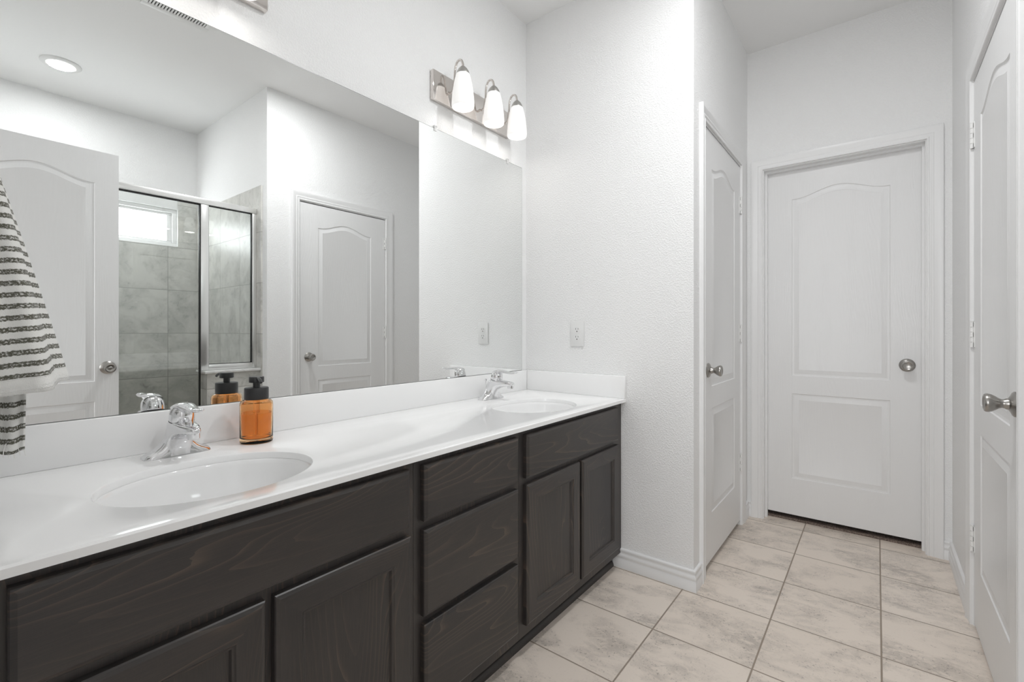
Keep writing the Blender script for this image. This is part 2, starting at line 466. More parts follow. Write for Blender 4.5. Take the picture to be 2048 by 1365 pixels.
# bedroom seen by nothing but the light that comes through the entry doorway
bm = bmesh.new(); bx(bm, -2.75, XL - T, -3.3, 1.0, -0.06, -0.002); tag(mesh_obj('floor_bedroom', bm, CARPET), 'carpet beyond the entry doorway', 'floor', kind='structure')
bm = bmesh.new(); bx(bm, -2.75, XL - T, -3.3, 1.0, H, H + 0.08); tag(mesh_obj('ceiling_bedroom', bm, CEIL), kind='structure')
bm = bmesh.new(); bx(bm, -2.75, -2.65, -3.3, 1.0, 0, H); tag(mesh_obj('wall_bedroom_far', bm, WALL), kind='structure')
bm = bmesh.new(); bx(bm, -2.65, XL - T, -3.3, -3.2, 0, H); tag(mesh_obj('wall_bedroom_back', bm, WALL), kind='structure')
bm = bmesh.new(); bx(bm, -2.65, XL - T, 0.9, 1.0, 0, H); tag(mesh_obj('wall_bedroom_front', bm, WALL), kind='structure')
bm = bmesh.new(); bx(bm, XL - T - 0.02, XL - T, 0.0, 0.9, 0, H); tag(mesh_obj('wall_bedroom_side', bm, WALL), kind='structure')
# room beyond the far door: carpet only
bm = bmesh.new(); bx(bm, 3.168, 4.2, -2.4, -0.3, -0.06, 0.013); tag(mesh_obj('floor_beyond', bm, CARPET), 'dark brown carpet showing under the far door', 'floor', kind='structure')
bm = bmesh.new(); bx(bm, 4.2, 4.3, -2.4, -0.3, 0, H); tag(mesh_obj('wall_beyond', bm, WALL), kind='structure')

# ------------------------------------------------------------------ baseboards
BPROF = [(0.0, 0.0), (0.0145, 0.0), (0.0145, 0.041), (0.012, 0.044), (0.0125, 0.050), (0.0145, 0.055), (0.0140, 0.061), (0.0105, 0.066),
         (0.0085, 0.071), (0.0090, 0.077), (0.0110, 0.081), (0.0108, 0.086), (0.0070, 0.090), (0.0, 0.0905)]
def baseboard(name, pts, side):
    """pts in plan; side=+1: room is to the left of the walking direction"""
    P = [Vector((x, y)) for x, y in pts]; rings = []
    for i, p in enumerate(P):
        ns = []
        for a, b in ((i - 1, i), (i, i + 1)):
            if a >= 0 and b < len(P):
                d = (P[b] - P[a]).normalized(); ns.append(Vector((-d.y, d.x)) * side)
        m = ns[0] if len(ns) == 1 else (ns[0] + ns[1]) / (1 + ns[0].dot(ns[1]))
        rings.append([(p.x + m.x * o, p.y + m.y * o, z) for o, z in BPROF])
    bm = bmesh.new(); loft(bm, rings)
    return tag(mesh_obj(name, bm, TRIM, smooth=50), kind='structure')
CW = 0.062
baseboard('baseboard_right', [(XW, -0.520), (XW, YS), (LDO[0] - CW + 0.006, YS)], -1)
baseboard('baseboard_hall_left', [(LDO[1] + CW - 0.006, YS), (XF, YS), (XF, FDO[1] + CW - 0.006)], -1)
baseboard('baseboard_hall_right', [(XF, FDO[0] - CW + 0.006), (XF, YR), (RDO[1] + CW - 0.006, YR)], -1)
baseboard('baseboard_shower_end', [(RDO[0] - CW + 0.006, YR), (XA, YR), (XA, -1.858)], -1)

# ------------------------------------------------------------------ doors
CPROF = [(-0.0, 0.0), (0.0, 0.009), (0.002, 0.011), (0.007, 0.0115), (0.009, 0.0085), (0.016, 0.0095), (0.020, 0.012), (0.024, 0.0125),
         (0.027, 0.011), (0.036, 0.0135), (0.046, 0.0165), (0.055, 0.018), (0.060, 0.0175), (0.062, 0.015), (0.062, 0.0)]
def casing(name, to3, a0, a1, z1):
    """to3(a, z, out): point on the wall"""
    bm = bmesh.new(); rings = []
    for st in range(4):
        r = []
        for o, h in CPROF:
            a, z = ((a0 - o, 0.0), (a0 - o, z1 + o), (a1 + o, z1 + o), (a1 + o, 0.0))[st]
            r.append(to3(a, z, h))
        rings.append(r)
    loft(bm, rings)
    return tag(mesh_obj(name, bm, TRIM, smooth=35), kind='structure')

def panel_outline(w2, z0, z1, arch, inset, n=28):
    """closed outline (x,z), optional arched top, moved inwards by inset"""
    x0, x1 = -w2 + inset, w2 - inset
    pts = [(x0, z0 + inset), (x1, z0 + inset)]
    if arch <= 0: return pts + [(x1, z1 - inset), (x0, z1 - inset)]
    for k in range(n + 1):
        s = 1 - 2 * k / n
        x = x1 * s if s >= 0 else -x0 * s
        tt = abs(x) / w2
        e = min(1.0, tt * 1.06)
        z = z1 - inset + arch * (0.5 + 0.5 * math.cos(PI * e)) 
        pts.append((x, z))
    return pts

def door_slab(bm, w, zb, zt, th=0.035, two_sided=True, scale=1.0):
    """slab centred on x, front face at y=0 looking to -y, back at y=th; panels at the photo's heights"""
    w2 = w / 2; pw = 0.2245 * scale
    panels = [(pw, 0.850, 1.882, 0.050), (pw, 0.250, 0.746, 0.0)]
    prof = [(0.0, 0.0), (0.003, 0.0035), (0.010, 0.0050), (0.014, 0.0042), (0.030, 0.0022), (0.036, 0.0004), (0.038, 0.0012)]
    for face in ((0, 1), (th, -1)) if two_sided else ((0, 1),):
        y0, sg = face
        outer = [bm.verts.new((x, y0, z)) for x, z in ((-w2, zb), (w2, zb), (w2, zt), (-w2, zt))]
        loops = [outer]
        for p in panels:
            rings = []
            for ins, dep in prof:
                rings.append([bm.verts.new((x, y0 + sg * dep, z)) for x, z in panel_outline(*p, ins)])
            n = len(rings[0])
            for a, b in zip(rings[:-1], rings[1:]):
                for i in range(n): bm.faces.new((a[i], a[(i + 1) % n], b[(i + 1) % n], b[i]))
            fill_with_holes(bm, [rings[-1]])
            loops.append(rings[0])
        fill_with_holes(bm, loops)
        if face[1] == 1: front = outer
        else: back = outer
    if not two_sided: back = [bm.verts.new((v.co.x, th, v.co.z)) for v in front]; bm.faces.new(back)
    for i in range(4): bm.faces.new((front[i], front[(i + 1) % 4], back[(i + 1) % 4], back[i]))

KPROF = [(0.0, 0.0), (0.0335, 0.0), (0.0335, 0.0035), (0.030, 0.007), (0.022, 0.0105), (0.0165, 0.014)]
KNOB = [(0.0, 0.013), (0.0150, 0.013), (0.0150, 0.020), (0.0125, 0.0245), (0.0120, 0.030), (0.0145, 0.036), (0.0195, 0.0435), (0.0235, 0.051), (0.0255, 0.058),
        (0.0255, 0.0625), (0.0235, 0.0665), (0.0195, 0.0680), (0.0165, 0.0665), (0.0150, 0.0655), (0.0, 0.0660)]
def add_knob(door, x, z, y=0.0, out=-1, lock=False):
    bm = bmesh.new(); lathe(bm, [(r * 0.98, h * 0.90) for r, h in KNOB], (0, 0, 0), (0, out, 0), 40)
    k = mesh_obj('door_knob', bm, NICKEL, door, smooth=40, loc=(x, y, z))
    k['label'] = 'brushed nickel knob'
    bm = bmesh.new(); lathe(bm, KPROF, (0, 0, 0), (0, out, 0), 40); mesh_obj('rose', bm, NICKEL, k, smooth=35)
    if lock:
        bm = bmesh.new(); lathe(bm, [(0.0, 0.0585), (0.0085, 0.0585), (0.0085, 0.0625), (0.0065, 0.0640), (0.0, 0.0640)], (0, 0, 0), (0, out, 0), 20)
        mesh_obj('lock_button', bm, NICKEL, k, smooth=40)

def add_hinges(door, x, zs, out=-1, mirror=1):
    for z in zs:
        bm = bmesh.new()
        # barrel of five knuckles, two leaves
        for k in range(5):
            lathe(bm, [(0.0, 0.0), (0.0062, 0.0), (0.0062, 0.0178), (0.0, 0.0178)], (0, out * 0.0055, -0.0475 + k * 0.019), (0, 0, 1), 12)
        lathe(bm, [(0.0, 0.0), (0.0045, 0.0), (0.0050, 0.003), (0.0, 0.005)], (0, out * 0.0055, 0.0472), (0, 0, 1), 12)
        bx(bm, -mirror * 0.020 if mirror > 0 else 0.0, 0.0 if mirror > 0 else 0.020, min(0, out * 0.0022), max(0, out * 0.0022), -0.0475, 0.0475)
        bx(bm, -0.0035, 0.0035, min(0, out * 0.006), max(0, out * 0.006), -0.0475, 0.0475)
        h = mesh_obj('hinge', bm, HINGE, door, smooth=40, loc=(x, 0, z))
        bm = bmesh.new()
        for k in (0, 2, 4):
            zz = -0.0475 + k * 0.019; xa, xb = sorted((-mirror * 0.0060, -mirror * 0.0080))
            bx(bm, xa, xb, min(out * 0.001, out * 0.0029), max(out * 0.001, out * 0.0029), zz + 0.001, zz + 0.017)
        mesh_obj('knuckle_gap_shade', bm, SLOT, h)  # dark strips painted in for the shade between barrel and leaf

def jamb(name, to3, a0, a1, z1, depth, th=0.016, stop=None):
    """lining of an opening; stop=(near,far) depth of the stop strip"""
    bm = bmesh.new()
    def b(a_0, a_1, z_0, z_1, d0, d1):
        p, q = to3(a_0, z_0, -d0), to3(a_1, z_1, -d1)
        bx(bm, *sorted((p[0], q[0])), *sorted((p[1], q[1])), *sorted((p[2], q[2])))
    b(a0 - th, a0, 0, z1 + th, 0.0, depth); b(a1, a1 + th, 0, z1 + th, 0.0, depth); b(a0, a1, z1, z1 + th, 0.0, depth)
    if stop:
        s, d0, d1 = stop
        b(a0, a0 + s, 0, z1 - s, d0, d1); b(a1 - s, a1, 0, z1 - s, d0, d1); b(a0, a1, z1 - s, z1, d0, d1)
    return tag(mesh_obj(name, bm, TRIM), kind='structure')

HL = lambda a, z, o: (a, YS - o, z)           # hall left wall
HR = lambda a, z, o: (a, YR + o, z)           # hall right wall
FW = lambda a, z, o: (XF - o, a, z)           # far wall
LW = lambda a, z, o: (XL + o, a, z)           # left wall
JT = -0.005
# left hall door (flush, hinges far side)
casing('trim_1', HL, LDO[0] + JT, LDO[1] - JT, DH + 0.009)
jamb('trim_2', HL, LDO[0], LDO[1], DH + 0.004, 0.1149, JW - 0.0004, (0.012, 0.037, 0.075))
d = empty('door_1', ((LDO[0] + LDO[1]) / 2, YS + 0.0005, 0)); tag(d, 'closed white arched two panel door on the left of the hallway beyond the vanity', 'door', kind='structure')
w_ = LDO[1] - LDO[0] - 0.005
bm = bmesh.new(); door_slab(bm, w_, 0.030, 2.048); mesh_obj('door_slab', bm, DOOR, d, smooth=35)
add_knob(d, -w_ / 2 + 0.066, 0.930); add_hinges(d, w_ / 2 + 0.0012, (1.830, 1.098, 0.360))
# right hall door (flush, hinges far side): turned round to look to +y
casing('trim_3', HR, RDO[0] + JT, RDO[1] - JT, DH + 0.009)
jamb('trim_4', HR, RDO[0], RDO[1], DH + 0.004, 0.1149, JW - 0.0004, (0.012, 0.037, 0.075))
d = empty('door_2', ((RDO[0] + RDO[1]) / 2, YR - 0.0005, 0), PI); tag(d, 'closed white arched two panel door along the right edge of the picture', 'door', kind='structure')
w_ = RDO[1] - RDO[0] - 0.005
bm = bmesh.new(); door_slab(bm, w_, 0.014, 2.048, scale=1.03); mesh_obj('door_slab', bm, DOOR, d, smooth=35)
add_knob(d, w_ / 2 - 0.064, 0.920); add_hinges(d, -w_ / 2 - 0.0012, (1.850, 1.100, 0.330), mirror=-1)
# far door, recessed behind its stops
casing('trim_5', FW, FDO[0] - 0.005, FDO[1] + 0.005, 2.065)
jamb('trim_6', FW, FDO[0], FDO[1], 2.060, T - 0.0001, JW - 0.0004, (0.0115, 0.040, 0.064))
d = empty('door_3', (XF + 0.0655, (FDO[0] + FDO[1]) / 2, 0), -PI / 2); tag(d, 'closed white arched two panel door at the far end of the hallway', 'door', kind='structure')
w_ = FDO[1] - FDO[0] - 0.006
bm = bmesh.new(); door_slab(bm, w_, 0.037, 2.055); mesh_obj('door_slab', bm, DOOR, d, smooth=35)
add_knob(d, w_ / 2 - 0.064, 0.935)
# entry door, open into the room behind the camera (seen in the mirror)
jamb('trim_7', LW, EDO[0], EDO[1], DH, T - 0.0001, JW - 0.0004, None)
casing('trim_8', LW, EDO[0] - 0.001, EDO[1] + 0.001, DH + 0.001)
d = empty('door_4', (0.675 - 0.31, -1.700, 0), PI); tag(d, 'open white arched two panel entry door reflected at the left end of the mirror', 'door', kind='structure')
bm = bmesh.new(); door_slab(bm, 0.62, 0.014, 2.048, scale=0.95); mesh_obj('door_slab', bm, DOOR, d, smooth=35)
add_knob(d, -0.31 + 0.046, 0.920, 0.0, -1, True)
bm = bmesh.new(); bx(bm, -0.3115, -0.309, 0.006, 0.030, 0.890, 0.948, 0.0005); mesh_obj('latch_plate', bm, NICKEL, d)

# ------------------------------------------------------------------ vanity
YFR, YDF = -0.556, -0.576     # face frame front, drawer/door front
def overlay(bm, x0, x1, z0, z1, y=YDF, th=0.0195, ch=0.009, dp=0.006, fill=True, mi=0):
    R = lambda i, yy: [(x0 + i, yy, z0 + i), (x1 - i, yy, z0 + i), (x1 - i, yy, z1 - i), (x0 + i, yy, z1 - i)]
    rings = [R(0, y + th), R(0, y + dp), R(0.002, y + dp * 0.55), R(ch, y)]
    return loft(bm, rings, True, True, fill, mi)
def drawer(parent, name, x0, x1, z0, z1, ox):
    bm = bmesh.new(); overlay(bm, x0 - ox, x1 - ox, z0, z1)
    zc = (z0 + z1) / 2
    bm.transform(Matrix.Translation((-(x0 + x1) / 2 + ox, 0, -zc)))
    return mesh_obj(name, bm, WOODH, parent, loc=((x0 + x1) / 2 - ox, 0, zc))
def cab_door(parent, x0, x1, z0, z1, ox):
    hw, hh = (x1 - x0) / 2, (z1 - z0) / 2
    bm = bmesh.new(); fw = 0.054
    R = lambda i, yy: [(-hw + i, yy, -hh + i), (hw - i, yy, -hh + i), (hw - i, yy, hh - i), (-hw + i, yy, hh - i)]
    y = YDF
    rings = [R(0, y + 0.0195), R(0, y + 0.006), R(0.002, y + 0.0033), R(0.009, y), R(fw, y), R(fw + 0.003, y + 0.0025), R(fw + 0.007, y + 0.0030), R(fw + 0.010, y + 0.0085)]
    vr = loft(bm, rings, True, True, False)
    bm.normal_update()
    for f in bm.faces:
        c = f.calc_center_median()
        if abs(c.z) / hh > abs(c.x) / hw or abs(c.z) > hh - fw * 0.9 and abs(c.x) < hw - fw: f.material_index = 1
    d = mesh_obj('door', bm, [WOODV, WOODH], parent, loc=((x0 + x1) / 2 - ox, 0, (z0 + z1) / 2))
    bm = bmesh.new(); i = fw + 0.0095
    bx(bm, -hw + i, hw - i, y + 0.0085, y + 0.0145, -hh + i, hh - i)
    mesh_obj('panel', bm, WOODV, d)
    return d
def cabinet(x0, x1, label, fronts, stiles):
    t = empty('vanity_cabinet', (x0, 0, 0)); tag(t, label, 'cabinet', 'vanity cabinets under the white counter')
    bm = bmesh.new(); ww = x1 - x0
    bx(bm, 0.0005, 0.0165, YFR + 0.020, -0.002, 0.072, 0.7795); bx(bm, ww - 0.0165, ww - 0.0005, YFR + 0.020, -0.002, 0.072, 0.7795)
    bx(bm, 0.0165, ww - 0.0165, -0.008, -0.002, 0.072, 0.7795); bx(bm, 0.0165, ww - 0.0165, YFR + 0.020, -0.008, 0.072, 0.088)
    mesh_obj('carcass', bm, WOODV, t)
    bm = bmesh.new(); w = x1 - x0
    L, Rr = stiles
    bx(bm, 0.0005, L, YFR, YFR + 0.0198, 0.070, 0.7795); bx(bm, w - Rr, w - 0.0005, YFR, YFR + 0.0198, 0.070, 0.7795)
    for z0, z1 in ((0.742, 0.7795), (0.585, 0.620), (0.070, 0.125)): bx(bm, L, w - Rr, YFR, YFR + 0.0198, z0, z1)
    if any(f[0] == 'drawer' for f in fronts): bx(bm, L, w - Rr, YFR, YFR + 0.0198, 0.335, 0.372)
    else: bx(bm, w / 2 - 0.028, w / 2 + 0.028, YFR, YFR + 0.0198, 0.125, 0.585)
    mesh_obj('face_frame', bm, WOODV, t)
    for f in fronts:
        if f[0] == 'door': cab_door(t, *f[1:], x0)
        else: drawer(t, f[0], *f[1:], x0)
    bm = bmesh.new(); bx(bm, 0.0005, w - 0.0005, -0.505, -0.490, 0.0, 0.072)
    mesh_obj('toe_kick', bm, WOODH, t)
    # quarter-round shoe moulding along the toe kick
    bm = bmesh.new(); pr = [(0, 0)] + [(0.021 * math.cos(a * PI / 12), 0.026 * math.sin(a * PI / 12)) for a in range(7)]
    loft(bm, [[(xx, -0.505 - o, z) for o, z in pr] for xx in (0.0005, w - 0.0005 - (0.014 if x1 > 2 else 0))])
    mesh_obj('shoe_moulding', bm, WOODH, t, smooth=40)
    return t
cabinet(0.0225, 0.800, 'dark wood sink cabinet nearest the camera, under the sink beside the amber soap bottle',
        [('false_drawer_front', 0.079, 0.776, 0.612, 0.761), ('door', 0.079, 0.4205, 0.112, 0.590), ('door', 0.4385, 0.7800, 0.112, 0.590)], (0.075, 0.045))
cabinet(0.800, 1.255, 'dark wood middle cabinet with three stacked drawers between two sink cabinets',
        [('drawer', 0.824, 1.232, 0.612, 0.761), ('drawer', 0.824, 1.232, 0.362, 0.589), ('drawer', 0.824, 1.232, 0.112, 0.340)], (0.045, 0.045))
cabinet(1.255, 2.0525, 'dark wood sink cabinet at the far end, against the white wall with the outlet',
        [('false_drawer_front', 1.279, 1.988, 0.612, 0.761), ('door', 1.279, 1.638, 0.112, 0.590), ('door', 1.655, 1.995, 0.112, 0.590)], (0.045, 0.070))

# countertop with two oval sink cut-outs
CT, CB = 0.797, 0.780
SINKS = [(0.412, -0.352, 0.205, 0.168), (1.633, -0.352, 0.205, 0.168)]
ct = empty('countertop', (0, 0, CB)); tag(ct, 'long white glossy countertop with two oval sink cut-outs', 'countertop')
bm = bmesh.new(); NE = 72
x0, x1, y0, y1 = XL + 0.0015, XW - 0.0015, -0.582, -0.0015
def rect(i, z): return [(x0, y0 + i, z), (x1, y0 + i, z), (x1, y1, z), (x0, y1, z)]
def ell(s, k, z): return [(s[0] + (s[2] + k) * math.cos(2 * PI * i / NE), s[1] + (s[3] + k) * math.sin(2 * PI * i / NE), z) for i in range(NE)]
def vl(pts): return [bm.verts.new((p[0], p[1], p[2] - CB)) for p in pts]
o1, o2, o3 = vl(rect(0.004, CT)), vl(rect(0.0, CT - 0.0035)), vl(rect(0.0, CB))
for a, b in ((o1, o2), (o2, o3)):
    for i in range(4): bm.faces.new((a[i], a[(i + 1) % 4], b[(i + 1) % 4], b[i]))
top, bot = [o1], [o3]
for s in SINKS:
    e = [vl(ell(s, 0.004, CT)), vl(ell(s, 0.0012, CT - 0.0012)), vl(ell(s, 0.0, CT - 0.004)), vl(ell(s, 0.0, CB))]
    for a, b in zip(e[:-1], e[1:]):
        for i in range(NE): bm.faces.new((a[i], a[(i + 1) % NE], b[(i + 1) % NE], b[i]))
    top.append(e[0]); bot.append(e[-1])
fill_with_holes(bm, top); fill_with_holes(bm, bot)
mesh_obj('counter_slab', bm, COUNTER, ct, smooth=30)
bm = bmesh.new(); bx(bm, XL + 0.0015, XW - 0.0015, -0.020, -0.0015, 0.0, 0.902 - CT, 0.0025, 2); tag(mesh_obj('backsplash', bm, COUNTER, None, smooth=40, loc=(0, 0, CT)), 'long low white backsplash strip under the mirror', 'backsplash')
bm = bmesh.new(); bx(bm, XW - 0.0205, XW - 0.0015, -0.582, -0.0205, 0.0, 0.902 - CT, 0.0025, 2); tag(mesh_obj('side_splash', bm, COUNTER, None, smooth=40, loc=(0, 0, CT)), 'short white side splash against the wall below the outlet', 'backsplash')

def sink(s, label):
    t = empty('sink', (s[0], s[1], CB)); tag(t, label, 'sink', 'oval undermount sinks in the vanity counter')
    bm = bmesh.new()
    pr = [(1.06, -0.0005), (1.0, -0.0005), (0.985, -0.003), (0.972, -0.012), (0.95, -0.035), (0.90, -0.070), (0.80, -0.102), (0.62, -0.122), (0.38, -0.131), (0.13, -0.134), (0.115, -0.136)]
    up = [[(s[2] * k * math.cos(2 * PI * i / NE), s[3] * k * math.sin(2 * PI * i / NE), z) for i in range(NE)] for k, z in pr]
    dn = [[(s[2] * (k + 0.02) * math.cos(2 * PI * i / NE), s[3] * (k + 0.02) * math.sin(2 * PI * i / NE), z - 0.007) for i in range(NE)] for k, z in pr]
    loft(bm, up + dn[::-1], True, False, False)
    n = NE
    mesh_obj('bowl', bm, SINK, t, smooth=50)
    bm = bmesh.new(); lathe(bm, [(0.0, 0.001), (0.018, 0.001), (0.0185, 0.003), (0.024, 0.004), (0.0265, 0.0025), (0.026, -0.006), (0.0, -0.006)], (0, 0, -0.1345), (0, 0, 1), 28)
    mesh_obj('drain', bm, CHROME, t, smooth=40)
    return t
sink(SINKS[0], 'near oval white sink in the counter in front of the amber soap bottle')
sink(SINKS[1], 'far oval white sink at the counter end by the side splash')

# ------------------------------------------------------------------ faucets (local: spout to -y, origin on the counter)
def faucet(x, label):
    t = empty('faucet', (x, -0.088, CT)); tag(t, label, 'faucet', 'chrome single lever faucets on the vanity')
    # winged base
    bm = bmesh.new(); st = [(-0.0735, 0.0012, 0.010), (-0.072, 0.006, 0.0165), (-0.067, 0.0105, 0.0215), (-0.058, 0.0145, 0.0245), (-0.048, 0.020, 0.0260), (-0.038, 0.0285, 0.0265), (-0.029, 0.041, 0.0268), (-0.020, 0.054, 0.0265), (-0.010, 0.060, 0.0262)]
    st = st + [(0.0, 0.062, 0.0262)] + [(-a, h, w) for a, h, w in reversed(st)]
    rings = []
    for a, h, w in st:
        r = []
        for k in range(21):
            q = PI * k / 20
            yy = w * math.copysign(abs(math.cos(q)) ** 0.72, math.cos(q)); zz = h * math.sin(q) ** 0.8
            r.append((a, yy, zz))
        rings.append(r)
    loft(bm, rings); mesh_obj('base', bm, CHROME, t, smooth=60)
    # leaning body that flares forward into the spout hood, with a concave front
    bm = bmesh.new(); rings = []
    #      z, half width, back y, front y
    bd = [(0.003, 0.0370, 0.027, -0.0295), (0.016, 0.0350, 0.0262, -0.0300), (0.030, 0.0325, 0.0245, -0.0328), (0.042, 0.0298, 0.0225, -0.0395), (0.051, 0.0272, 0.0205, -0.0520), (0.057, 0.0268, 0.0190, -0.0690),
          (0.0615, 0.0265, 0.0175, -0.0880), (0.0645, 0.0263, 0.0165, -0.1080), (0.0670, 0.0262, 0.0155, -0.1240), (0.0705, 0.0262, 0.0140, -0.1325), (0.0755, 0.0262, 0.0115, -0.1350), (0.0805, 0.0262, 0.0085, -0.1330),
          (0.0840, 0.0260, 0.0060, -0.1260), (0.0862, 0.0255, 0.0035, -0.1120), (0.0880, 0.0250, 0.0005, -0.0900), (0.0898, 0.0245, -0.0030, -0.0680)]
    for z, w, yb, yf in bd:
        r = []; ln = yb - yf; k = max(0.0, min(1.0, (ln - 0.055) / 0.09)); yc = -0.008 + (yb - 0.027) * 0.6
        for i in range(48):
            q = 2 * PI * i / 48; cx, sy = math.cos(q), math.sin(q)
            fx = math.copysign(abs(cx) ** (0.85 - 0.25 * k), cx)
            if sy >= 0: x, y = w * fx, yc + (yb - yc) * sy
            else:
                x, y = w * fx * (1 - 0.22 * k * (-sy) ** 1.4), yc + (yf - yc) * (-math.copysign(abs(sy) ** (1 - 0.1 * k), sy))
            # hood droops a little sideways so that its lower edge runs down to the base
            r.append((x, y, z))
        rings.append(r)
    loft(bm, rings); s = mesh_obj('body', bm, CHROME, t, smooth=60)
    bm = bmesh.new(); lathe(bm, [(0.0, -0.0085), (0.0115, -0.0085), (0.0130, -0.007), (0.0130, 0.006), (0.0, 0.006)], (0, -0.116, 0.0635), (0, 0, 1), 24)
    mesh_obj('aerator', bm, CHROME, s, smooth=40)
    # handle: dome cap with a forward lever
    bm = bmesh.new(); prof = [(0.0268, 0.0), (0.0275, 0.004), (0.0275, 0.014), (0.0262, 0.024), (0.0226, 0.0325), (0.0155, 0.0390), (0.0072, 0.0418), (0.0, 0.0422)]
    lathe(bm, prof, (0, -0.0335, 0.0915), (0, -0.22, 1), 40)
    h = mesh_obj('handle', bm, CHROME, t, smooth=50)
    bm = bmesh.new(); rings = []
    lv = [(-0.026, 0.1240, 0.0225, 0.0190), (-0.048, 0.1300, 0.0225, 0.0170), (-0.070, 0.1305, 0.0195, 0.0125), (-0.094, 0.1275, 0.0160, 0.0115), (-0.118, 0.1255, 0.0138, 0.0100), (-0.136, 0.1262, 0.0130, 0.0100), (-0.148, 0.1280, 0.0120, 0.0095), (-0.1535, 0.1290, 0.0085, 0.0065), (-0.1550, 0.1294, 0.003, 0.0025)]
    for y, z, w, hh in lv:
        rings.append([(w * math.cos(2 * PI * i / 24), y, z + hh * 0.5 * math.sin(2 * PI * i / 24)) for i in range(24)])
    loft(bm, rings); mesh_obj('lever', bm, CHROME, h, smooth=50)
    bm = bmesh.new(); lathe(bm, [(0.0, 0.0), (0.0272, 0.0), (0.0272, 0.0020), (0.0, 0.0020)], (0, -0.0331, 0.0897), (0, -0.22, 1), 36); mesh_obj('seam_ring', bm, BLACK, h, smooth=40)
    bm = bmesh.new(); lathe(bm, [(0.0, 0.0), (0.0024, 0.0), (0.0024, 0.078), (0.0052, 0.081), (0.0060, 0.086), (0.0045, 0.090), (0.0, 0.091)], (0, 0.0315, 0.0), (0, 0, 1), 16)
    mesh_obj('lift_rod', bm, CHROME, t, smooth=40)
    return t
faucet(0.417, 'near chrome single lever faucet left of the amber soap bottle')
faucet(1.657, 'far chrome single lever faucet at the counter end near the outlet wall')

# ------------------------------------------------------------------ soap dispenser
sd = empty('soap_dispenser', (0.603, -0.110, CT)); tag(sd, 'amber glass foaming soap bottle with black pump on the white counter', 'soap dispenser')
bm = bmesh.new()
outer = [(0.0, 0.0), (0.038, 0.0), (0.0415, 0.002), (0.0425, 0.006), (0.0425, 0.108), (0.0415, 0.114), (0.038, 0.119), (0.034, 0.1205), (0.031, 0.1215), (0.0295, 0.124), (0.0295, 0.130)]
inner = [(0.0265, 0.130), (0.0265, 0.122), (0.030, 0.1185), (0.036, 0.115), (0.0385, 0.110), (0.0390, 0.105), (0.0390, 0.018), (0.0370, 0.0145), (0.030, 0.013), (0.0, 0.013)]
lathe(bm, outer + inner, (0, 0, 0), (0, 0, 1), 56); mesh_obj('bottle', bm, AMBER, sd, smooth=45)
bm = bmesh.new(); lathe(bm, [(0.0, 0.0135), (0.030, 0.0135), (0.0365, 0.0152), (0.0386, 0.0185), (0.0386, 0.084), (0.0, 0.084)], (0, 0, 0), (0, 0, 1), 56)
mesh_obj('liquid_soap', bm, SOAP, sd, smooth=45)
bm = bmesh.new(); lathe(bm, [(0.0, 0.122), (0.0305, 0.1225), (0.0312, 0.124), (0.0312, 0.1535), (0.0300, 0.1555), (0.0290, 0.156), (0.0, 0.156)], (0, 0, 0), (0, 0, 1), 48)
mesh_obj('collar', bm, BLACK, sd, smooth=40)
bm = bmesh.new()
lathe(bm, [(0.0, 0.155), (0.0092, 0.155), (0.0092, 0.172), (0.0, 0.172)], (0, 0, 0), (0, 0, 1), 24)
lathe(bm, [(0.0, 0.170), (0.0185, 0.170), (0.0195, 0.171), (0.0195, 0.1845), (0.0185, 0.186), (0.0, 0.1862)], (0, 0, 0), (0, 0, 1), 40)
pump = mesh_obj('pump_head', bm, BLACK, sd, smooth=40)
dx, dy = -0.20, -0.98
bm = bmesh.new(); tube(bm, [(dx * r, dy * r, z) for r, z in ((0.012, 0.181), (0.028, 0.1815), (0.040, 0.180), (0.048, 0.1765), (0.052, 0.173))], [0.0055, 0.005, 0.0045, 0.0042, 0.004], 14)
mesh_obj('nozzle', bm, BLACK, pump, smooth=50)
t = NT('dip_tube_plastic'); DIP = t.set((0.97, 0.80, 0.62), 0.1, **{'Transmission Weight': 1.0, 'IOR': 1.22})
bm = bmesh.new(); lathe(bm, [(0.0, 0.020), (0.0032, 0.020), (0.0032, 0.082), (0.0085, 0.084), (0.0085, 0.121), (0.0, 0.121)], (0, 0, 0), (0, 0, 1), 16)
mesh_obj('dip_tube', bm, DIP, sd, smooth=40)

# ------------------------------------------------------------------ mirror
mr = empty('wall_mirror', (0, 0, 0.903)); tag(mr, 'large frameless mirror over the vanity backsplash', 'mirror')
MX0, MX1, MZ1 = 0.045, 2.007, 1.985 - 0.903
bm = bmesh.new(); bx(bm, MX0, MX1, -0.0065, -0.0025, 0.0005, MZ1); mesh_obj('mirror_glass', bm, MIRROR, mr)
t = NT('mirror_edge_grey'); EDGE = t.set((0.18, 0.185, 0.18), 0.25)
bm = bmesh.new(); bx(bm, MX0 - 0.0012, MX1 + 0.0014, -0.0062, -0.0010, -0.0007, MZ1 + 0.0014); mesh_obj('edge_backing', bm, EDGE, mr)
for cx in (1.384, 1.883):
    bm = bmesh.new(); bx(bm, -0.008, 0.008, -0.0105, -0.007, -0.010, 0.014, 0.001); bx(bm, -0.008, 0.008, -0.0105, -0.0005, 0.003, 0.014, 0.001)
    lathe(bm, [(0.0, 0.0), (0.003, 0.0), (0.0022, 0.0012), (0.0, 0.0014)], (0, -0.0105, 0.009), (0, -1, 0), 12)
    mesh_obj('mirror_clip', bm, CLIP, mr, smooth=40, loc=(cx, 0, MZ1))

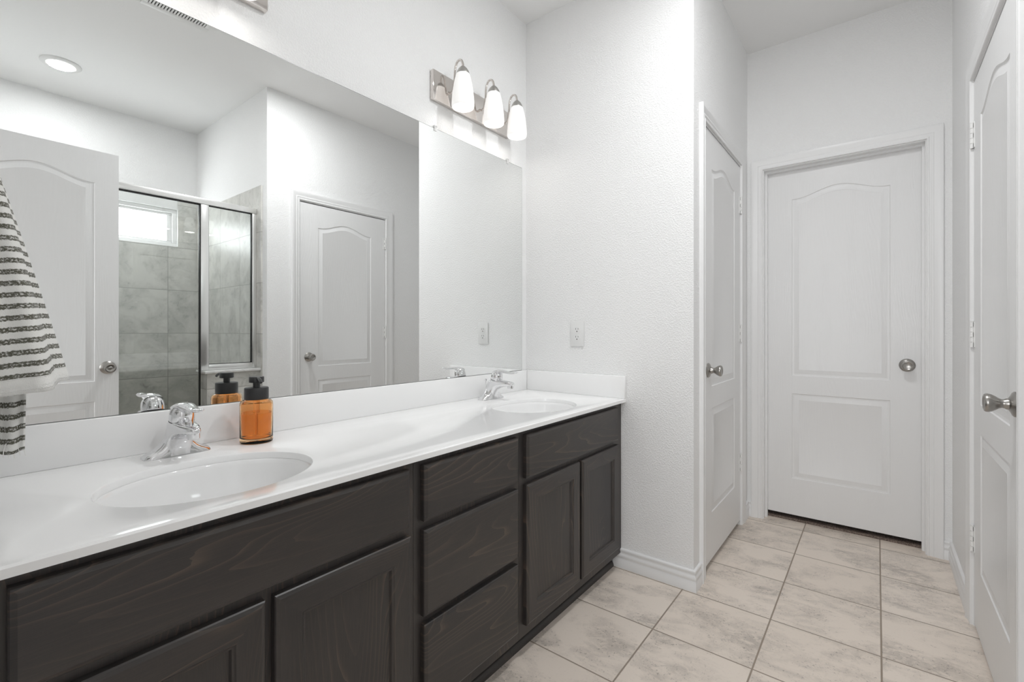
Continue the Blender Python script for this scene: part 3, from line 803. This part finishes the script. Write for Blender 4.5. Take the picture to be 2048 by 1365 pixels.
# ------------------------------------------------------------------ vanity lights
def vanity_light(x, z, label, offs):
    t = empty('vanity_light', (x, -0.001, z)); tag(t, label, 'wall light', 'three shade vanity lights above the mirror')
    bm = bmesh.new(); bx(bm, -0.264, 0.264, -0.020, 0.0, -0.0635, 0.0635, 0.003, 2); mesh_obj('backplate', bm, NICKELP, t, smooth=40)
    for ox in offs:
        bm = bmesh.new()
        pth = smooth_path([(ox, -0.018, -0.004), (ox, -0.028, -0.0085), (ox, -0.039, -0.0090), (ox, -0.0485, -0.001), (ox, -0.0535, 0.020), (ox, -0.057, 0.055), (ox, -0.060, 0.085), (ox, -0.070, 0.109), (ox, -0.086, 0.116), (ox, -0.100, 0.107), (ox, -0.1065, 0.088), (ox, -0.107, 0.074)], 5)
        tube(bm, pth, 0.0052, 12)
        arm = mesh_obj('arm', bm, NICKELP, t, smooth=60)
        bm = bmesh.new(); lathe(bm, [(0.0, 0.030), (0.006, 0.030), (0.010, 0.027), (0.0185, 0.018), (0.0255, 0.006), (0.0285, -0.004), (0.0285, -0.007), (0.0, -0.007)], (ox, -0.107, 0.052), (0, 0, 1), 32)
        mesh_obj('socket_cap', bm, CAPM, arm, smooth=50)
        bm = bmesh.new()
        o_ = [(0.0280, 0.047), (0.0310, 0.040), (0.0365, 0.018), (0.0415, -0.008), (0.0455, -0.038), (0.0480, -0.065), (0.0488, -0.085), (0.0475, -0.094), (0.0455, -0.0965)]
        i_ = [(0.0435, -0.0945), (0.0445, -0.085), (0.0440, -0.065), (0.0415, -0.038), (0.0375, -0.008), (0.0325, 0.018), (0.0270, 0.040), (0.0, 0.044)]
        lathe(bm, o_ + i_, (ox, -0.107, 0.0), (0, 0, 1), 40)
        # open lathe start: cap the neck
        mesh_obj('lamp_shade', bm, SHADE, arm, smooth=50)
        bm = bmesh.new(); lathe(bm, [(0.0, -0.082), (0.012, -0.080), (0.022, -0.070), (0.027, -0.055), (0.024, -0.038), (0.014, -0.015), (0.012, 0.035), (0.0, 0.035)], (ox, -0.107, 0.0), (0, 0, 1), 24)
        mesh_obj('bulb', bm, BULB, arm, smooth=60)
    return t
BULB = emit('bulb_glow', (1.0, 0.965, 0.92), 2.0)
LX = (1.623, 0.412); LZ = 2.167
vanity_light(LX[0], LZ, 'far three shade chrome light bar on the wall above the mirror end', (-0.173, 0.031, 0.208))
vanity_light(LX[1], LZ, 'near light bar above the mirror, only its lower corner in view', (-0.185, -0.010, 0.155))
for lx, offs in ((LX[0], (-0.173, 0.031, 0.208)), (LX[1], (-0.185, -0.010, 0.155))):
    for ox in offs:
        l = bpy.data.lights.new('vanity_bulb_light', 'AREA'); l.shape = 'DISK'; l.size = 0.080; l.energy = BULB_W; l.color = (1.0, 0.97, 0.935)
        o = bpy.data.objects.new('vanity_bulb_light', l); o.location = (lx + ox, -0.107, LZ - 0.0945); COL.objects.link(o)

# ------------------------------------------------------------------ ceiling light over the shower, ceiling vent
def recessed(x, y, label, power):
    dl = empty('recessed_light', (x, y, H)); tag(dl, label, 'ceiling light', 'round recessed ceiling lights')
    bm = bmesh.new(); lathe(bm, [(0.066, -0.006), (0.070, -0.013), (0.074, -0.014), (0.092, -0.008), (0.097, -0.003), (0.097, -0.0002), (0.066, -0.0002)], (0, 0, 0), (0, 0, 1), 48)
    mesh_obj('trim_ring', bm, VENT, dl, smooth=40)
    bm = bmesh.new(); lathe(bm, [(0.0, -0.0095), (0.040, -0.0095), (0.066, -0.0075), (0.066, -0.001), (0.0, -0.001)], (0, 0, 0), (0, 0, 1), 48)
    mesh_obj('lens', bm, LENS, dl, smooth=40)
    l = bpy.data.lights.new('downlight_beam', 'AREA'); l.shape = 'DISK'; l.size = 0.12; l.energy = power; l.color = (0.98, 0.99, 1.0)
    o = bpy.data.objects.new('downlight_beam', l); o.location = (x, y, H - 0.016); COL.objects.link(o)
recessed(0.567, -2.525, 'round recessed ceiling light reflected in the mirror above the shower', DOWN_W[0])
recessed(1.45, -1.22, 'unseen recessed ceiling light added over the aisle to even out the brightness', DOWN_W[1])  # fixture added out of view, fills aisle and hall evenly

vn = empty('air_vent', (0.855, -1.345, H)); tag(vn, 'white slotted ceiling air vent reflected at the mirror top edge', 'vent')
bm = bmesh.new(); hw, hd = 0.150, 0.104
bx(bm, -hw, hw, -hd, -hd + 0.038, -0.008, -0.0003, 0.003); bx(bm, -hw, hw, hd - 0.038, hd, -0.008, -0.0003, 0.003)
bx(bm, -hw, -hw + 0.024, -hd + 0.036, hd - 0.036, -0.008, -0.0003, 0.003); bx(bm, hw - 0.024, hw, -hd + 0.036, hd - 0.036, -0.008, -0.0003, 0.003)
mesh_obj('frame', bm, VENT, vn, smooth=40)
bm = bmesh.new(); bx(bm, -hw + 0.02, hw - 0.02, -hd + 0.02, hd - 0.02, -0.0012, -0.0004); mesh_obj('duct_shade_sheet', bm, SLOT, vn)  # near-black sheet stands in for the shade behind the slats
ns = 19
for k in range(ns):
    xx = -hw + 0.024 + (k + 0.5) * (2 * hw - 0.048) / ns
    bm = bmesh.new(); bx(bm, -0.0040, 0.0040, -hd + 0.036, hd - 0.036, -0.0068, -0.0012, 0.0008)
    mesh_obj('slat', bm, VENT, vn, loc=(xx, 0, 0))

# ------------------------------------------------------------------ outlet
ol = empty('electrical_outlet', (XW - 0.0002, -0.3215, 1.098), -PI / 2)   # local -y looks at the room (-x)
tag(ol, 'white duplex electrical outlet on the wall above the side splash', 'outlet')
bm = bmesh.new(); bx(bm, -0.0385, 0.0385, -0.006, 0.0, -0.0635, 0.0635, 0.0035, 2); mesh_obj('cover_plate', bm, OUTLET, ol, smooth=40)
for zc in (0.0195, -0.0195):
    bm = bmesh.new(); pts = []
    for i in range(40):
        a = 2 * PI * i / 40
        pts.append((0.0172 * math.cos(a), max(-0.0140, min(0.0140, 0.0172 * math.sin(a)))))
    loft(bm, [[(x, y, z + zc) for x, z in pts] for y in (-0.005, -0.0075)]); r = mesh_obj('receptacle', bm, OUTLET, ol)
    bm = bmesh.new()
    bx(bm, -0.0075, -0.0055, -0.0079, -0.0070, zc + 0.001, zc + 0.0095); bx(bm, 0.0055, 0.0075, -0.0079, -0.0070, zc + 0.002, zc + 0.0085)
    lathe(bm, [(0.0, 0.0), (0.0028, 0.0), (0.0028, 0.0009), (0.0, 0.0009)], (0, -0.0070, zc - 0.007), (0, -1, 0), 14)
    mesh_obj('slots', bm, SLOT, r)
bm = bmesh.new(); lathe(bm, [(0.0, 0.0), (0.003, 0.0), (0.0026, 0.0012), (0.0, 0.0015)], (0, -0.006, 0), (0, -1, 0), 16); mesh_obj('screw', bm, OUTLET, ol, smooth=40)

# ------------------------------------------------------------------ shower enclosure
se = empty('shower_enclosure', (KX0, -1.945, 0.0)); tag(se, 'framed glass shower enclosure reflected in the mirror', 'shower enclosure')
def L(bm_, x0, x1, y0, y1, z0, z1, b=0.002): bx(bm_, x0 - KX0, x1 - KX0, y0 + 1.945, y1 + 1.945, z0, z1, b)
HZ = 1.948
XE = XA - 0.010
bm = bmesh.new(); L(bm, XL + 0.011, XE - 0.0005, -1.964, -1.926, HZ - 0.018, HZ + 0.020, 0.004); mesh_obj('header_rail', bm, ALU, se, smooth=40)
bm = bmesh.new(); L(bm, 1.136, 1.182, -1.960, -1.930, 0.857, HZ - 0.018); mesh_obj('post', bm, ALU, se, smooth=40)
bm = bmesh.new(); L(bm, XE - 0.028, XE - 0.0005, -1.960, -1.930, 0.857, HZ - 0.018); mesh_obj('wall_jamb', bm, ALU, se, smooth=40)
bm = bmesh.new(); L(bm, 1.182, XE - 0.028, -1.960, -1.930, 0.857, 0.893); mesh_obj('bottom_rail', bm, ALU, se, smooth=40)
bm = bmesh.new(); L(bm, 1.1815, XE - 0.0275, -1.948, -1.942, 0.892, HZ - 0.017, 0); mesh_obj('fixed_panel', bm, GLASS, se)
bm = bmesh.new()
for a in ((1.182, 1.185, 0.893, HZ - 0.018), (XE - 0.033, XE - 0.028, 0.893, HZ - 0.018), (1.182, XE - 0.028, 0.893, 0.896), (1.182, XE - 0.028, HZ - 0.023, HZ - 0.018)):
    L(bm, a[0], a[1], -1.952, -1.938, a[2], a[3], 0)
mesh_obj('gasket', bm, GASKET, se)
dp = None
bm = bmesh.new(); L(bm, 0.45, 1.131, -1.948, -1.942, 0.125, HZ - 0.024, 0); dp = mesh_obj('door', bm, GLASS, se)
bm = bmesh.new(); L(bm, 1.1305, 1.1365, -1.955, -1.935, 0.115, HZ - 0.019, 0); L(bm, 0.45, 1.131, -1.954, -1.936, HZ - 0.0245, HZ - 0.0185, 0); L(bm, 0.45, 1.131, -1.954, -1.936, 0.101, 0.126, 0)
mesh_obj('gasket', bm, GASKET, dp)
bm = bmesh.new(); L(bm, 0.425, 0.450, -1.960, -1.930, 0.101, HZ - 0.018); mesh_obj('post', bm, ALU, se, smooth=40)
bm = bmesh.new(); L(bm, XL + 0.011, 0.425, -1.948, -1.942, 0.101, HZ - 0.018, 0); mesh_obj('fixed_panel', bm, GLASS, se)

# ------------------------------------------------------------------ towel ring and towel (left wall)
tr = empty('towel_ring', (XL, -0.270, 1.500)); tag(tr, 'chrome towel ring on the left wall holding the striped towel', 'towel ring')
bm = bmesh.new(); lathe(bm, [(0.0, 0.0), (0.026, 0.0), (0.026, 0.005), (0.018, 0.010), (0.009, 0.014), (0.008, 0.040), (0.0, 0.042)], (0.0002, 0, 0), (1, 0, 0), 28); mesh_obj('post', bm, CHROME, tr, smooth=40)
bm = bmesh.new(); tube(bm, [(0.040, 0.078 * math.sin(2 * PI * i / 40), -0.072 + 0.078 * math.cos(2 * PI * i / 40)) for i in range(41)], 0.0042, 10, False); mesh_obj('ring', bm, CHROME, tr, smooth=60)

def cloth(name, rings, vs, parent, thick=0.004):
    """rings from top to bottom, open strip of points; v = height above the hem"""
    bm = bmesh.new(); uvl = bm.loops.layers.uv.new('UVMap')
    vr = [[bm.verts.new(p) for p in r] for r in rings]
    us = [0.0]
    mid = rings[len(rings) // 2]
    for a, b in zip(mid[:-1], mid[1:]): us.append(us[-1] + (Vector(b) - Vector(a)).length)
    for k in range(len(vr) - 1):
        for i in range(len(vr[0]) - 1):
            f = bm.faces.new((vr[k][i], vr[k][i + 1], vr[k + 1][i + 1], vr[k + 1][i]))
            for lp, (kk, ii) in zip(f.loops, ((k, i), (k, i + 1), (k + 1, i + 1), (k + 1, i))): lp[uvl].uv = (us[ii], vs[kk])
    o = mesh_obj(name, bm, TOWEL, parent, smooth=180)
    md = o.modifiers.new('thickness', 'SOLIDIFY'); md.thickness = thick; md.offset = 0
    return o
tw = empty('hand_towel', (XL + 0.04, -0.270, 1.340)); tag(tw, 'white hand towel with dark olive stripes hanging at the left end of the counter', 'towel')
X0 = XL + 0.04
def tent(z_top, z_hem, N=120, M=44):
    rings, vs = [], []
    for k in range(M + 1):
        q = k / M; z = z_top + (z_hem - z_top) * q
        xo = 0.020 + 0.092 * q ** 0.92      # reach from the wall side
        yr = 0.050 + 0.085 * q ** 0.8
        r = []
        for i in range(N + 1):
            a = -PI * 0.98 + 2 * PI * 0.98 * i / N
            fold = (0.006 + 0.010 * q) * math.sin(5 * a + 1.2 * q) + 0.004 * q * math.sin(11 * a + 2)
            cx = 0.5 * (xo - 0.012)
            x = cx + (0.5 * (xo + 0.018) + fold * 0.55) * math.cos(a)
            y = (yr + fold) * math.sin(a)
            zz = z - 1.340 + 0.010 * q * math.cos(a) - (0.0 if q < 1 else 0.0)
            r.append((max(x, -0.034), y, zz))
        rings.append(r); vs.append(z - z_hem)
    return rings, vs
rg, vs = tent(1.425, 1.010)
cloth('front_drape', rg, vs, tw)
rings, vs = [], []
for k in range(19):
    q = k / 18; r = []
    for i in range(41):
        s = i / 40
        x = -0.028 + 0.093 * s - 0.004 * q * s
        y = -0.035 + 0.010 * math.sin(s * 9 + q) + 0.006 * math.sin(s * 21)
        z = 1.075 + (0.922 + 0.014 * math.sin(s * 5.0 + 1.0) - 0.016 * s - 1.075) * q - 1.340
        r.append((x, y, z))
    rings.append(r); vs.append(1.075 + (0.915 - 1.075) * q - 0.915 + 0.028)
cloth('back_drape', rings, vs, tw)
# loose threads at the lower corner
bm = bmesh.new()
for k in range(5):
    x = 0.040 + 0.004 * k
    tube(bm, [(x, -0.03, -0.424), (x + 0.002 * k - 0.003, -0.032, -0.436), (x - 0.004 + 0.003 * k, -0.033, -0.448 - 0.002 * (k % 3))], 0.0007, 5)
mesh_obj('fringe', bm, TOWEL, tw)
# gather of the towel through the ring
bm = bmesh.new()
tube(bm, smooth_path([(0.012, -0.040, 0.092), (0.014, -0.02, 0.101), (0.014, 0.0, 0.103), (0.014, 0.02, 0.101), (0.012, 0.040, 0.092)], 6), 0.020, 16)
uvl = bm.loops.layers.uv.new('UVMap')
for f in bm.faces:
    for lp in f.loops: lp[uvl].uv = (lp.vert.co.y, lp.vert.co.z + 0.34)
mesh_obj('gather', bm, TOWEL, tw, smooth=80)
